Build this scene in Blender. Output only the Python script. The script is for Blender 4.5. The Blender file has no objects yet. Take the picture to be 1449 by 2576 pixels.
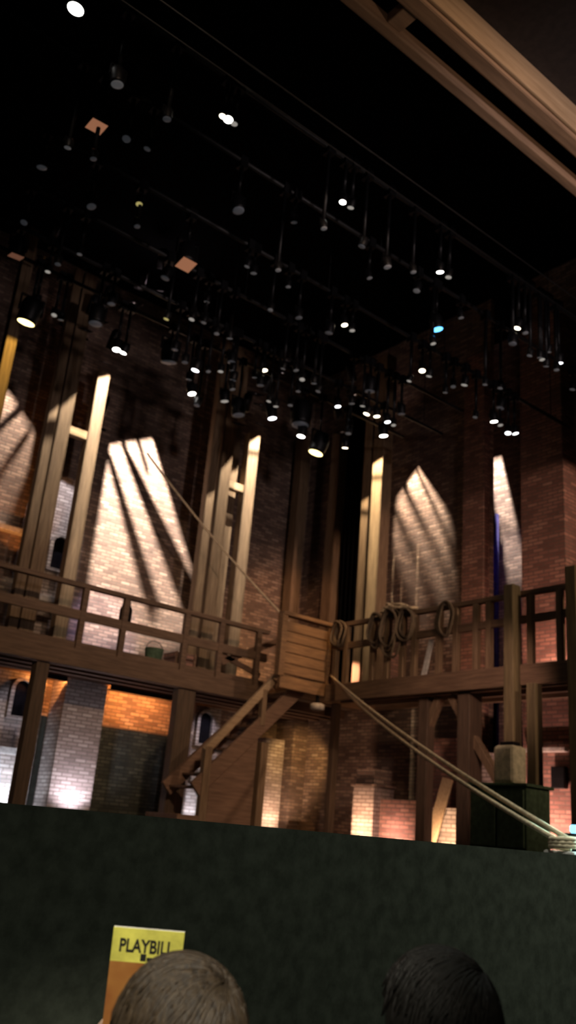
import bpy, math, random
from mathutils import Vector, Matrix
random.seed(7)
R = math.radians
sc = bpy.context.scene
col = sc.collection

# ------------------------------------------------------------------ camera
CAM = Vector((0, 0, 1.45))
FPX = 2233.5
PITCH, ROLL, YAW = R(19.878), R(4.953), R(38.054)
_fh = Vector((math.sin(YAW), math.cos(YAW), 0)); _rt = Vector((math.cos(YAW), -math.sin(YAW), 0)); _up = Vector((0, 0, 1))
FWD = _fh * math.cos(PITCH) + _up * math.sin(PITCH)
_u0 = _up * math.cos(PITCH) - _fh * math.sin(PITCH)
RGT = _rt * math.cos(ROLL) + _u0 * math.sin(ROLL)
UPV = _u0 * math.cos(ROLL) - _rt * math.sin(ROLL)
cd = bpy.data.cameras.new('camera')
cam = bpy.data.objects.new('camera', cd); col.objects.link(cam)
cd.sensor_fit = 'VERTICAL'; cd.sensor_height = 36.0; cd.lens = FPX / 2576 * 36.0
cd.clip_start = 0.05; cd.clip_end = 200
m3 = Matrix((RGT, UPV, -FWD)).transposed()
cam.matrix_world = Matrix.Translation(CAM) @ m3.to_4x4()
sc.camera = cam
cd.dof.use_dof = True; cd.dof.focus_distance = 3.3; cd.dof.aperture_fstop = 2.8     # the phone focused short: everything is a little soft

def at(px, py, axis, v):
    """a direction measured on the photograph, met with the world plane x / y / z = v"""
    d = FWD + RGT * ((px - 724.5) / FPX) + UPV * ((1288 - py) / FPX)
    i = 'xyz'.index(axis)
    return CAM + d * ((v - CAM[i]) / d[i])
def away(px, py, t):
    d = FWD + RGT * ((px - 724.5) / FPX) + UPV * ((1288 - py) / FPX)
    return CAM + d * t

# ------------------------------------------------------------------ materials
MATS = {}
def newmat(name):
    m = bpy.data.materials.new(name); m.use_nodes = True; MATS[name] = m
    nt = m.node_tree; b = nt.nodes['Principled BSDF']
    return m, nt, b
def lk(nt, a, b): nt.links.new(a, b)
def ramp(nt, fac, stops):
    n = nt.nodes.new('ShaderNodeValToRGB')
    e = n.color_ramp.elements
    while len(e) > 1: e.remove(e[-1])
    e[0].position = stops[0][0]; e[0].color = (*stops[0][1], 1)
    for p, c in stops[1:]:
        k = e.new(p); k.color = (*c, 1)
    lk(nt, fac, n.inputs['Fac']); return n.outputs['Color']
def noise(nt, vec, scale, detail=4, rough=.6):
    n = nt.nodes.new('ShaderNodeTexNoise'); n.inputs['Scale'].default_value = scale
    n.inputs['Detail'].default_value = detail; n.inputs['Roughness'].default_value = rough
    if vec is not None: lk(nt, vec, n.inputs['Vector'])
    return n.outputs['Fac']
def bump(nt, b, h, strength, dist=.02):
    n = nt.nodes.new('ShaderNodeBump'); n.inputs['Strength'].default_value = strength; n.inputs['Distance'].default_value = dist
    lk(nt, h, n.inputs['Height']); lk(nt, n.outputs['Normal'], b.inputs['Normal'])
def coords(nt, kind='Object'):
    return nt.nodes.new('ShaderNodeTexCoord').outputs[kind]

def wood(name, dark, light, axis='z', rough=.75, scale=1.0):
    m, nt, b = newmat(name)
    mp = nt.nodes.new('ShaderNodeMapping')
    s = [9 * scale] * 3; s['xyz'.index(axis)] = .7 * scale
    mp.inputs['Scale'].default_value = s
    lk(nt, coords(nt), mp.inputs['Vector'])
    f = noise(nt, mp.outputs['Vector'], 3.0, 6, .65)
    c = ramp(nt, f, [(.3, dark), (.52, tuple((a + d) / 2 for a, d in zip(dark, light))), (.72, light)])
    lk(nt, c, b.inputs['Base Color']); b.inputs['Roughness'].default_value = rough
    bump(nt, b, f, .35, .01)
    return m
def plain(name, c, rough=.6, metal=0., bumps=0.):
    m, nt, b = newmat(name)
    f = noise(nt, coords(nt), 14, 4)
    lo = tuple(x * .75 for x in c); hi = tuple(min(1, x * 1.2) for x in c)
    lk(nt, ramp(nt, f, [(.35, lo), (.65, hi)]), b.inputs['Base Color'])
    b.inputs['Roughness'].default_value = rough; b.inputs['Metallic'].default_value = metal
    if rough >= .95: b.inputs['Specular IOR Level'].default_value = 0.0
    if bumps: bump(nt, b, f, bumps, .01)
    return m
def brick(name, tones, mortar, bw=.21, bh=.066):
    m, nt, b = newmat(name)
    sp = nt.nodes.new('ShaderNodeSeparateXYZ'); lk(nt, coords(nt), sp.inputs[0])
    ad = nt.nodes.new('ShaderNodeMath'); ad.operation = 'ADD'
    lk(nt, sp.outputs['X'], ad.inputs[0]); lk(nt, sp.outputs['Y'], ad.inputs[1])
    cb = nt.nodes.new('ShaderNodeCombineXYZ'); lk(nt, ad.outputs[0], cb.inputs[0]); lk(nt, sp.outputs['Z'], cb.inputs[1])
    br = nt.nodes.new('ShaderNodeTexBrick')
    br.inputs['Scale'].default_value = 1.0; br.inputs['Brick Width'].default_value = bw; br.inputs['Row Height'].default_value = bh
    br.inputs['Mortar Size'].default_value = .011; br.inputs['Mortar Smooth'].default_value = .25; br.inputs['Bias'].default_value = 0.
    br.inputs['Color1'].default_value = (0, 0, 0, 1); br.inputs['Color2'].default_value = (1, 1, 1, 1); br.inputs['Mortar'].default_value = (.5, .5, .5, 1)
    lk(nt, cb.outputs[0], br.inputs['Vector'])
    n1 = noise(nt, coords(nt), 1.3, 5, .7)
    mx = nt.nodes.new('ShaderNodeMath'); mx.operation = 'MULTIPLY_ADD'
    bwn = nt.nodes.new('ShaderNodeRGBToBW'); lk(nt, br.outputs['Color'], bwn.inputs[0])
    lk(nt, bwn.outputs[0], mx.inputs[0]); mx.inputs[1].default_value = .55
    sc2 = nt.nodes.new('ShaderNodeMath'); sc2.operation = 'MULTIPLY_ADD'
    lk(nt, n1, sc2.inputs[0]); sc2.inputs[1].default_value = .9; sc2.inputs[2].default_value = -.22
    lk(nt, sc2.outputs[0], mx.inputs[2])
    c = ramp(nt, mx.outputs[0], [(0., tones[0]), (.4, tones[1]), (.7, tones[2]), (1., tones[3])])
    mix = nt.nodes.new('ShaderNodeMix'); mix.data_type = 'RGBA'
    lk(nt, br.outputs['Fac'], mix.inputs['Factor']); lk(nt, c, mix.inputs['A']); mix.inputs['B'].default_value = (*mortar, 1)
    lk(nt, mix.outputs['Result'], b.inputs['Base Color']); b.inputs['Roughness'].default_value = .85
    inv = nt.nodes.new('ShaderNodeMath'); inv.operation = 'SUBTRACT'; inv.inputs[0].default_value = 1.0
    lk(nt, br.outputs['Fac'], inv.inputs[1])
    h2 = nt.nodes.new('ShaderNodeMath'); h2.operation = 'MULTIPLY_ADD'
    lk(nt, bwn.outputs[0], h2.inputs[0]); h2.inputs[1].default_value = .6; lk(nt, inv.outputs[0], h2.inputs[2])
    bump(nt, b, h2.outputs[0], .9, .02)
    return m
def glow(name, c, strength, sample=True):
    m, nt, b = newmat(name)
    b.inputs['Base Color'].default_value = (*[x * .3 for x in c], 1)
    b.inputs['Emission Color'].default_value = (*c, 1); b.inputs['Emission Strength'].default_value = strength
    if not sample: m.cycles.emission_sampling = 'NONE'
    return m

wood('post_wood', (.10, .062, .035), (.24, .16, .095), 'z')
wood('rail_wood', (.085, .05, .032), (.20, .125, .08), 'x')
wood('rail_wood_y', (.085, .05, .03), (.20, .125, .075), 'y')
wood('pale_wood', (.25, .17, .10), (.42, .30, .19), 'x', scale=.8)
wood('stair_wood', (.10, .055, .035), (.22, .13, .085), 'x')
wood('beam_wood', (.16, .10, .065), (.34, .22, .14), 'x', scale=.6)
wood('plank_wood', (.13, .07, .035), (.30, .17, .08), 'x')
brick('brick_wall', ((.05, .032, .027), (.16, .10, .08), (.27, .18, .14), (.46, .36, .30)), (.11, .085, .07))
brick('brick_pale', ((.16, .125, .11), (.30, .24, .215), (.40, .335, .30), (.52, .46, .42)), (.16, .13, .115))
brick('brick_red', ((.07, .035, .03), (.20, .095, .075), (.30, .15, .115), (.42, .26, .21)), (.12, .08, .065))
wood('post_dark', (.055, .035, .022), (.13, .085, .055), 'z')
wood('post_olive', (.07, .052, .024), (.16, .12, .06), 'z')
brick('brick_shade_green', ((.02, .024, .018), (.05, .055, .042), (.085, .092, .07), (.14, .15, .11)), (.03, .034, .027))  # brick with the greenish shade of the wall foot in its tones
plain('stone', (.42, .38, .35), .8, bumps=.3)
plain('recess_black', (.008, .007, .009), .95)
plain('black_metal', (.012, .012, .014), .45, .6)
plain('pipe_metal', (.02, .02, .022), .5, .5)
plain('stage_black', (.075, .085, .066), .95)
plain('stage_boards', (.04, .03, .024), .8)
plain('grid_black', (.003, .003, .0035), 1.0)
plain('house_black', (.012, .010, .010), .9)
plain('house_plaster', (.03, .022, .02), .9)
plain('rope_fibre', (.12, .085, .055), .9, bumps=.6)
plain('rope_pale', (.58, .46, .31), .9, bumps=.6)
plain('canvas_cream', (.50, .47, .34), .9, bumps=.03)
plain('green_cloth', (.075, .115, .075), .95, bumps=.2)
plain('navy_cloth', (.03, .028, .085), .95, bumps=.2)
plain('opening_black', (.008, .008, .008), .95, bumps=.2)  # darkness of the side wall opening as a colour
plain('shade_teal', (.03, .045, .05), .9)  # teal shade at the wall foot, given as a colour
plain('white_paint', (.55, .55, .52), .6)
plain('skin', (.55, .36, .27), .5)
plain('shirt_dark', (.03, .03, .035), .9)
plain('shirt_grey', (.05, .045, .04), .9)
plain('trouser', (.03, .032, .045), .9)
plain('seat_red', (.12, .015, .015), .9)

# ------------------------------------------------------------------ mesh helper
class MB:
    def __init__(s): s.v = []; s.f = []
    def add(s, vs, fs):
        o = len(s.v); s.v += [Vector(v) for v in vs]; s.f += [tuple(i + o for i in f) for f in fs]; return s
    def box(s, x0, x1, y0, y1, z0, z1):
        vs = [(x, y, z) for z in (z0, z1) for y in (y0, y1) for x in (x0, x1)]
        return s.add(vs, [(0, 2, 3, 1), (4, 5, 7, 6), (0, 1, 5, 4), (2, 6, 7, 3), (0, 4, 6, 2), (1, 3, 7, 5)])
    def bar(s, a, b, w, h, up=(0, 0, 1)):
        a, b = Vector(a), Vector(b); d = (b - a).normalized(); up = Vector(up)
        sx = d.cross(up).normalized() * (w / 2); sy = sx.cross(d).normalized() * (h / 2)
        vs = [p + q for p in (a, b) for q in (-sx - sy, sx - sy, sx + sy, -sx + sy)]
        return s.add(vs, [(0, 3, 2, 1), (4, 5, 6, 7), (0, 1, 5, 4), (1, 2, 6, 5), (2, 3, 7, 6), (3, 0, 4, 7)])
    def tube(s, pts, rad, n=10, closed=False):
        pts = [Vector(p) for p in pts]
        rads = rad if isinstance(rad, (list, tuple)) else [rad] * len(pts)
        vs, fs = [], []; prev = None
        for i, p in enumerate(pts):
            if closed: d = pts[(i + 1) % len(pts)] - pts[i - 1]
            else: d = pts[min(i + 1, len(pts) - 1)] - pts[max(i - 1, 0)]
            d.normalize()
            if prev is None:
                prev = d.orthogonal().normalized()
            a = (prev - d * prev.dot(d)).normalized(); prev = a; c = d.cross(a)
            for k in range(n):
                t = 2 * math.pi * k / n; vs.append(p + (a * math.cos(t) + c * math.sin(t)) * rads[i])
        m = len(pts)
        for i in range(m if closed else m - 1):
            j = (i + 1) % m
            for k in range(n):
                fs.append((i * n + k, i * n + (k + 1) % n, j * n + (k + 1) % n, j * n + k))
        if not closed:
            fs.append(tuple(range(n - 1, -1, -1))); fs.append(tuple(range((m - 1) * n, m * n)))
        return s.add(vs, fs)
    def lathe(s, prof, n=24, base=(0, 0, 0)):
        b = Vector(base)
        vs = [b + Vector((r * math.cos(2 * math.pi * k / n), r * math.sin(2 * math.pi * k / n), z)) for r, z in prof for k in range(n)]
        fs = [(i * n + k, i * n + (k + 1) % n, (i + 1) * n + (k + 1) % n, (i + 1) * n + k) for i in range(len(prof) - 1) for k in range(n)]
        fs.append(tuple(range(n - 1, -1, -1))); fs.append(tuple(range((len(prof) - 1) * n, len(prof) * n)))
        return s.add(vs, fs)
    def prism(s, poly, ax, a, b):
        """polygon in the other two axes extruded from a to b along axis ax"""
        n = len(poly); i = 'xyz'.index(ax); vs = []
        for q in (a, b):
            for p in poly:
                c = list(p); c.insert(i, q); vs.append(c)
        fs = [tuple(range(n - 1, -1, -1)), tuple(range(n, 2 * n))] + [(k, (k + 1) % n, n + (k + 1) % n, n + k) for k in range(n)]
        return s.add(vs, fs)
    def build(s, name, mat, parent=None, bevel=0., smooth=False, origin=None, fixn=True):
        if parent is not None: o0 = parent_world(parent)
        elif origin is not None: o0 = Vector(origin)
        else:
            xs = [v.x for v in s.v]; ys = [v.y for v in s.v]; zs = [v.z for v in s.v]
            o0 = Vector(((min(xs) + max(xs)) / 2, (min(ys) + max(ys)) / 2, min(zs)))
        me = bpy.data.meshes.new(name); me.from_pydata([tuple(v - o0) for v in s.v], [], s.f)
        if fixn:
            import bmesh
            bm = bmesh.new(); bm.from_mesh(me); bmesh.ops.recalc_face_normals(bm, faces=bm.faces); bm.to_mesh(me); bm.free()
        if smooth: me.polygons.foreach_set('use_smooth', [True] * len(me.polygons))
        me.materials.append(MATS[mat]); me.update()
        o = bpy.data.objects.new(name, me); col.objects.link(o)
        if parent is not None: o.parent = parent
        else: o.location = o0
        if bevel:
            b = o.modifiers.new('bevel', 'BEVEL'); b.width = bevel; b.segments = 2; b.limit_method = 'ANGLE'
        return o
def parent_world(o):
    p = Vector((0, 0, 0))
    while o is not None: p += o.location; o = o.parent
    return p
def tag(o, label=None, cat=None, group=None, kind=None):
    if label: o['label'] = label
    if cat: o['category'] = cat
    if group: o['group'] = group
    if kind: o['kind'] = kind
    return o
def empty(name, loc, label, cat, group=None):
    o = bpy.data.objects.new(name, None); col.objects.link(o); o.location = loc; o.empty_display_size = .1
    return tag(o, label, cat, group)
def B(x0, x1, y0, y1, z0, z1): return MB().box(x0, x1, y0, y1, z0, z1)

# ------------------------------------------------------------------ lights
def lamp_obj(kind, loc, energy, color, size):
    ld = bpy.data.lights.new('lamp_' + kind.lower(), kind); ld.energy = energy; ld.color = color
    o = bpy.data.objects.new('lamp_' + kind.lower(), ld); col.objects.link(o); o.location = loc
    if kind in ('SPOT', 'POINT'): ld.shadow_soft_size = size
    return o
def spot(loc, target, half, energy, color=(1, .85, .65), blend=.15, size=.03, narrow=1.0, along=None):
    """narrow < 1 squeezes the beam across the direction `along` (a shuttered profile spot)"""
    loc = Vector(loc); target = Vector(target)
    o = lamp_obj('SPOT', loc, energy, color, size); o.data.spot_size = 2 * half; o.data.spot_blend = blend
    z = (loc - target).normalized()
    y = Vector(along) if along is not None else Vector((0, 0, 1))
    y = (y - z * y.dot(z)).normalized(); x = y.cross(z)
    o.matrix_world = Matrix.Translation(loc) @ Matrix((x, y, z)).transposed().to_4x4() @ Matrix.Diagonal((narrow, 1, 1, 1))
    return o
def strip(a, b, target, energy, color, width=.04):
    a, b = Vector(a), Vector(b); mid = (a + b) / 2
    o = lamp_obj('AREA', mid, energy, color, 0); o.data.shape = 'RECTANGLE'; o.data.size = (b - a).length; o.data.size_y = width
    x = (b - a).normalized(); z = (mid - Vector(target)); z = (z - x * z.dot(x)).normalized(); y = z.cross(x)
    o.matrix_world = Matrix.Translation(mid) @ Matrix((x, y, z)).transposed().to_4x4()
    return o

def profile(name, loc, corners, energy, color, label, size=.006, dist=.35, bars=()):
    """a profile spot: shutter blades cut its beam to a polygon on the wall, slanted bars in its gate stripe it"""
    loc = Vector(loc); cs = [Vector(c) for c in corners]; mid = sum(cs, Vector()) / len(cs)
    dirs = [(c - loc).normalized() for c in cs]; ax = sum(dirs, Vector()).normalized()
    half = max(d.angle(ax) for d in dirs) + R(3)
    spot(loc, loc + ax, half, energy, color, .02, size)
    gate = lambda c, k=1.0: loc + (Vector(c) - loc) * (k * dist / (Vector(c) - loc).dot(ax))
    hit = [gate(c) for c in cs]; mh = sum(hit, Vector()) / len(hit)
    e = empty(name, loc, label, 'stage light', 'shuttered profile spots')
    far = 1.5 * dist * math.tan(half) + .02
    for k in range(len(hit)):
        a, b = hit[k], hit[(k + 1) % len(hit)]; d = (b - a).normalized(); o = d.cross(ax).normalized()
        if (a - mh).dot(o) < 0: o = -o
        q = [a - d * far, b + d * far, b + d * far + o * far, a - d * far + o * far]; q = [p + ax * (.003 * k) for p in q]
        MB().add(q + [p + ax * .002 for p in q], [(0, 1, 2, 3), (7, 6, 5, 4), (0, 4, 5, 1), (1, 5, 6, 2), (2, 6, 7, 3), (3, 7, 4, 0)]).build('shutter_blade', 'recess_black', e)
    for p, q, w0, w1 in bars:
        p, q = Vector(p), Vector(q); n = (q - p).cross(ax).normalized()
        pts = [gate(x, 1.04) for x in (p - n * w0 / 2, p + n * w0 / 2, q + n * w1 / 2, q - n * w1 / 2)]
        MB().add(pts + [x + ax * .002 for x in pts], [(0, 1, 2, 3), (7, 6, 5, 4), (0, 4, 5, 1), (1, 5, 6, 2), (2, 6, 7, 3), (3, 7, 4, 0)]).build('gate_bar', 'recess_black', e)
    MB().tube([loc - ax * .45, loc - ax * .4, loc - ax * .06], [.05, .09, .10], 16).build('lamp_body', 'black_metal', e, smooth=True)
    return e
WB, WR, ZS, ZD = 15.6, 12.8, 1.42, 4.02          # back wall, right wall, stage floor, gallery deck
YD, XD = 13.5, 10.7                               # gallery edges
WARM = (1, .80, .58); AMBER = (1, .55, .22); ORANGE = (1, .36, .09); COOL = (.82, .86, 1.0); LILAC = (.90, .85, 1.0); PINK = (1, .66, .52)

# ------------------------------------------------------------------ setting
def struct(name, mb, mat, label, bevel=0.):
    return tag(mb.build(name, mat, origin=(0, 0, 0), bevel=bevel), label, None, None, 'structure')
struct('floor', B(-6, 16, -6, 3.2, -.1, 0), 'house_black', 'dark auditorium floor under the seats')
struct('wall_front', B(-6, 16, 3.2, 3.3, 0, 1.462).box(-6, 16, 3.2, 3.32, 1.462, 1.472), 'stage_black', 'plain black stage front across the bottom of the photo')
struct('stage_floor', B(-6, 16, 3.32, 15.6, ZS - .1, ZS), 'stage_boards', 'dark stage floor hidden behind the stage front')
struct('wall_back', B(-6, 13.4, WB, WB + .3, 0, 12.3), 'brick_wall', 'dark brown brick back wall of the stage')
rw = B(WR, WR + .1, 10.1, WB, ZS, 12.3).box(WR, WR + .1, -1, 9.1, ZS, 12.3)
struct('wall_right', rw, 'brick_wall', 'dark brick side wall behind the right gallery')
struct('wall_wing', B(14.3, 14.6, 6, 14, ZS, 12.3), 'brick_wall', 'brick wall seen through the gap beside the large pier')
struct('ceiling', B(-6, 16, -6, 3.99, 8.352, 8.6), 'house_plaster', 'dark auditorium ceiling beyond the timber beams at top right')
struct('ceiling_grid', B(-6, 16, 3.99, 16, 12.3, 12.5), 'grid_black', 'black roof high above the stage lights')

# ------------------------------------------------------------------ overhead beams
t = MB().box(-3, 15, 4.2, 4.3, 8.0, 8.15).build('overhead_beam', 'beam_wood', bevel=.012)
tag(t, 'brown overhead timber beam, the lower of two crossing the top right corner', 'beam', 'overhead beams')
r = empty('overhead_beam', (6, 3.9, 8.0), 'wide overhead timber beam with its lit front face put into a paler board, nearest the top right corner', 'beam', 'overhead beams')
B(-3, 15, 3.82, 3.98, 8.0, 8.35).build('timber', 'beam_wood', r, .02)
B(-3, 15, 3.78, 3.819, 8.03, 8.35).build('lit_face_board', 'pale_wood', r, .012)  # paler wood carries the light falling on the beam's front
for x in (3.9, 9.5):
    MB().box(x, x + .16, 3.98, 4.2, 8.04, 8.15).build('cross_block', 'beam_wood', r, .01)

# ------------------------------------------------------------------ timber posts on the gallery
def post(cx, cy, w, d, z0, z1, label, group=None, mat='post_wood', name='timber_post'):
    o = B(cx - w / 2, cx + w / 2, cy - d / 2, cy + d / 2, z0, z1).build(name, mat, bevel=.012)
    return tag(o, label, 'post', group)
PT = 11.4
def pxx(px, py, y): return at(px, py, 'y', y).x
YP = 14.4
post(5.60, YP, .17, .17, ZD, PT, 'slim timber post left of the wider one in the left frame')
post(5.84, YP, .26, .2, ZD, PT, 'wide olive timber post at the left end of the bright cross bar')
post(6.45, YP, .25, .2, ZD, 9.5, 'timber post with the brightest tallest white top, left half of the photo')
YX = at(14, 930, 'y', 13.8).x
post(YX, 13.9, .2, .2, ZD, PT, 'yellow lit post under the yellow lamp at the left photo edge')
post(9.17, YP, .19, .18, ZD, PT, 'leftmost post of the cluster of four above the stairs')
post(9.47, YP, .27, .2, ZD, PT, 'broad second post of the cluster of four above the stairs')
post(9.83, YP + .25, .24, .18, ZD, PT, 'third post of the cluster of four, set back behind its neighbours')
post(10.12, YP, .28, .2, ZD, 9.5, 'rightmost post of the cluster of four, with glaring white top')
def crossbar(x0, x1, z, label, h=.17):
    tag(MB().bar((x0, YP, z), (x1, YP, z), .14, h).build('cross_bar', 'pale_wood', bevel=.01), label, 'cross bar', 'cross bars between posts')
crossbar(5.97, 6.325, 8.1, 'pale lit cross bar joining the two posts on the left')
crossbar(9.605, 9.98, 8.18, 'pale lit cross bar within the cluster of four posts')
post(12.28, 15.3, .28, .28, ZD, 10.4, 'dim brown post under the yellow lamp near the inner corner')
post(12.62, 14.35, .3, .28, ZD, 10.4, 'dim brown post just right of the yellow centre lamp, by the corner')
post(12.0, 12.62, .24, .22, ZD, PT, 'slim left post of the lit pair on the right gallery')
post(12.0, 12.28, .28, .3, ZD, PT, 'wide right post of the lit pair, with domed bright top')
# ------------------------------------------------------------------ left gallery (along the back wall)
g = empty('gallery_walkway', (7, YD, ZD - .3), 'long timber walkway along the brick back wall, left side', 'walkway', 'raised walkways')
B(0, 10.3, YD - .08, YD, ZD - .3, ZD).build('fascia_beam', 'rail_wood', g, .01)
B(0, 12.75, YD, WB - .003, ZD - .07, ZD).build('deck_boards', 'rail_wood', g)
for i in range(5):
    y = YD + .3 + i * .4
    B(0, 12.75, y, y + .09, ZD - .25, ZD - .07).build('joist', 'stair_wood', g)
rl = empty('railing', (6, YD, ZD), 'timber railing on the left walkway in front of the white striped brick', 'railing', 'walkway railings')
B(0, 10.35, YD - .06, YD + .06, 5.04, 5.12).build('top_rail', 'rail_wood', rl, .01)
B(0, 10.35, YD - .03, YD + .03, 4.50, 4.66).build('middle_rail', 'rail_wood', rl, .01)
B(0, 10.35, YD + .01, YD + .04, ZD, 4.14).build('toe_board', 'rail_wood', rl, .005)
for px in (-150, 205, 312, 470, 560, 655):
    x = at(px, 1560, 'y', YD).x
    B(x - .05, x + .05, YD - .05, YD + .05, ZD, 5.05).build('baluster', 'rail_wood', rl, .008)
MB().bar((at(565, 1660, 'y', YD).x, YD + .1, 4.35), (at(715, 1598, 'y', YD).x, YD + .1, 5.02), .05, .12).build('brace', 'stair_wood', rl, .006)
MB().bar((9.3, YD + .1, 4.5), (10.3, YD + .1, 4.25), .05, .1).build('brace', 'stair_wood', rl, .006)
# lantern hung on the rail
ln = empty('lantern', (at(318, 1560, 'y', YD + .1).x, YD + .16, 4.66), 'dark rounded lantern standing on the middle rail before the bright brick', 'lantern')
LX, LY = ln.location.x, ln.location.y
MB().lathe([(.09, 4.66), (.11, 4.70), (.11, 4.9), (.07, 4.98), (.02, 5.02)], 16, (LX, LY, 0)).build('lantern_body', 'black_metal', ln, smooth=True)
MB().tube([(LX - .08, LY, 4.95), (LX - .06, LY, 5.08), (LX, LY, 5.13), (LX + .06, LY, 5.08), (LX + .08, LY, 4.95)], .008, 8).build('handle', 'black_metal', ln)
bk = empty('bucket', (8.05, YD + .3, ZD), 'dark green bucket on the left walkway beside a red box', 'bucket')
MB().lathe([(.13, ZD), (.17, ZD + .34), (.155, ZD + .34), (.12, ZD + .03)], 20, (8.05, YD + .3, 0)).build('pail', 'green_cloth', bk, smooth=False)
MB().tube([(8.05 + .17 * math.cos(a), YD + .3, ZD + .33 + .15 * math.sin(a)) for a in [i * math.pi / 8 for i in range(9)]], .008, 8).build('handle', 'black_metal', bk)
rb = empty('crate', (8.6, YD + .3, ZD), 'dim red wooden crate on the left walkway near the post cluster', 'crate')
for i in range(3): B(8.4, 8.85, YD + .15, YD + .55, ZD + .005 + i * .12, ZD + .11 + i * .12).build('board', 'brick_red', rb, .006)
for x in (8.41, 8.8): B(x, x + .04, YD + .12, YD + .15, ZD, ZD + .36).build('batten', 'stair_wood', rb)

# support posts under the walkway
def uppost(px, py, y, w, label):
    x = at(px, py, 'y', y).x
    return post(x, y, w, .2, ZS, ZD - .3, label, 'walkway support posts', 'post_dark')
uppost(75, 1830, 13.6, .22, 'support post under the walkway at the left photo edge')
uppost(446, 1890, 13.6, .36, 'broad dark support post between orange panel and stairs')

# back wall under the walkway
def pier(x0, x1, y0, y1, z0, z1, mat, label, cat='pier', name='brick_pier', group='brick piers'):
    return tag(B(x0, x1, y0, y1, z0, z1).build(name, mat), label, cat, group)
YL = 15.0
pa, pb = at(147, 1850, 'y', YL).x, at(253, 1850, 'y', YL).x
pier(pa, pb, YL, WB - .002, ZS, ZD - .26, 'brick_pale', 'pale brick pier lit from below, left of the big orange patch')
# added panels beside that pier: the shade on the wall foot as colour
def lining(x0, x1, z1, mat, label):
    tag(B(x0, x1, WB - .06, WB - .002, ZS, z1).build('shade_panel', mat), label, 'panel', 'painted wall shade')
lining(pb + .02, at(428, 1890, 'y', WB).x, 3.08, 'brick_shade_green', 'added brick facing with dark greenish shade in its colour, below the big orange patch')
# black boxed ends beside the brick
pier(at(428, 1890, 'y', WB).x + .02, at(428, 1890, 'y', WB).x + .16, 15.1, WB - .002, ZS, ZD - .26, 'brick_wall', 'dark brick return behind the broad support post')

# arched niches with stone sills
def niche(cx, y, zc, sill_z, label, w=.30, h=.62):
    r = empty('arched_niche', (cx, y, zc), label, 'niche', 'arched wall niches')
    def arch(wd, ht, n=10):
        pts = [(cx - wd / 2, zc - ht / 2), (cx + wd / 2, zc - ht / 2)]
        zt = zc + ht / 2 - wd / 2
        pts += [(cx + wd / 2 * math.cos(math.pi * k / n), zt + wd / 2 * math.sin(math.pi * k / n)) for k in range(n + 1)]
        return pts
    outer, inner = arch(w + .14, h + .1), arch(w, h)
    n = len(outer); mb = MB(); vs = []
    for yy in (y - .09, y):
        vs += [(a, yy, b) for a, b in outer] + [(a, yy, b) for a, b in inner]
    fs = []
    for k in range(n):
        j = (k + 1) % n
        fs += [(k, j, n + j, n + k), (2 * n + k, 3 * n + k, 3 * n + j, 2 * n + j), (k, 2 * n + k, 2 * n + j, j), (n + k, n + j, 3 * n + j, 3 * n + k)]
    mb.add(vs, fs); mb.build('arch_surround', 'brick_pale', r)
    MB().prism(inner, 'y', y - .02, y - .005).build('recess_shade', 'recess_black', r)  # black panel paints the shade inside the niche
    B(cx - .27, cx + .27, y - .16, y, sill_z - .12, sill_z).build('sill', 'stone', r, .01)
    B(cx - .23, cx + .23, y - .10, y, sill_z - .40, sill_z - .12).build('apron', 'brick_pale', r)
    return r
pn = at(128, 1400, 'y', WB)
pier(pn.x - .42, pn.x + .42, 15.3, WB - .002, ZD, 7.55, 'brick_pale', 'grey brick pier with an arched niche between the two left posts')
niche(pn.x, 15.3, pn.z, at(115, 1498, 'y', 15.2).z, 'arched niche in the grey pier above the left railing')
p2 = at(50, 1757, 'y', 15.3)
pier(p2.x - .5, p2.x + .45, 15.3, WB - .002, ZS, ZD - .26, 'brick_pale', 'pale brick pier with an arched niche at the bottom left photo edge')
niche(p2.x, 15.3, p2.z, at(30, 1880, 'y', 15.2).z, 'arched niche under the walkway at the left photo edge')
p3 = at(512, 1832, 'y', 15.3)
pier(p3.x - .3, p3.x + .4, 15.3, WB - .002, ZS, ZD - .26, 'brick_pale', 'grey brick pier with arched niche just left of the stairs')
niche(p3.x, 15.3, p3.z, at(500, 1920, 'y', 15.2).z, 'arched niche under the walkway just left of the stairs')
lining(max(pa - .58, p2.x + .46), pa - .02, 3.10, 'shade_teal', 'narrow added panel with dark teal shade in its colour, below the small orange patch')
# ledges
def ledge(x0, x1, z, label, y=WB, d=.2):
    tag(B(x0, x1, y - d, y - .002, z - .1, z).build('stone_ledge', 'stone', bevel=.01), label, 'ledge', 'stone ledges')
ledge(4.6, 5.98, 6.36, 'pale stone ledge under the orange glow at the left photo edge')
lb = at(548, 1588, 'y', 15.3)
tag(B(lb.x - .25, lb.x + .25, 15.2, WB - .002, lb.z - .12, lb.z + .1).build('stone_block', 'stone', bevel=.015), 'small white lit stone block between posts of the cluster', 'block')

# orange batten light with its shutter plate, tucked under the walkway
bl = empty('batten_light', (8.0, 15.0, 3.69), 'black strip light under the walkway throwing orange on the brick', 'light')
for x0, x1, en in ((pa - .50, pa - .03, 13), (pb + .03, 9.40, 42)):
    B(x0, x1, 14.93, 14.97, 3.69, 3.772).build('housing', 'black_metal', bl)
    B(x0, x1, 14.93, 15.054, 3.692, 3.70).build('shutter_plate', 'black_metal', bl)
    strip((x0 + .01, 15.0, 3.76), (x1 - .01, 15.0, 3.76), ((x0 + x1) / 2, 15.6, 3.5), en, ORANGE, .012)

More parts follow.
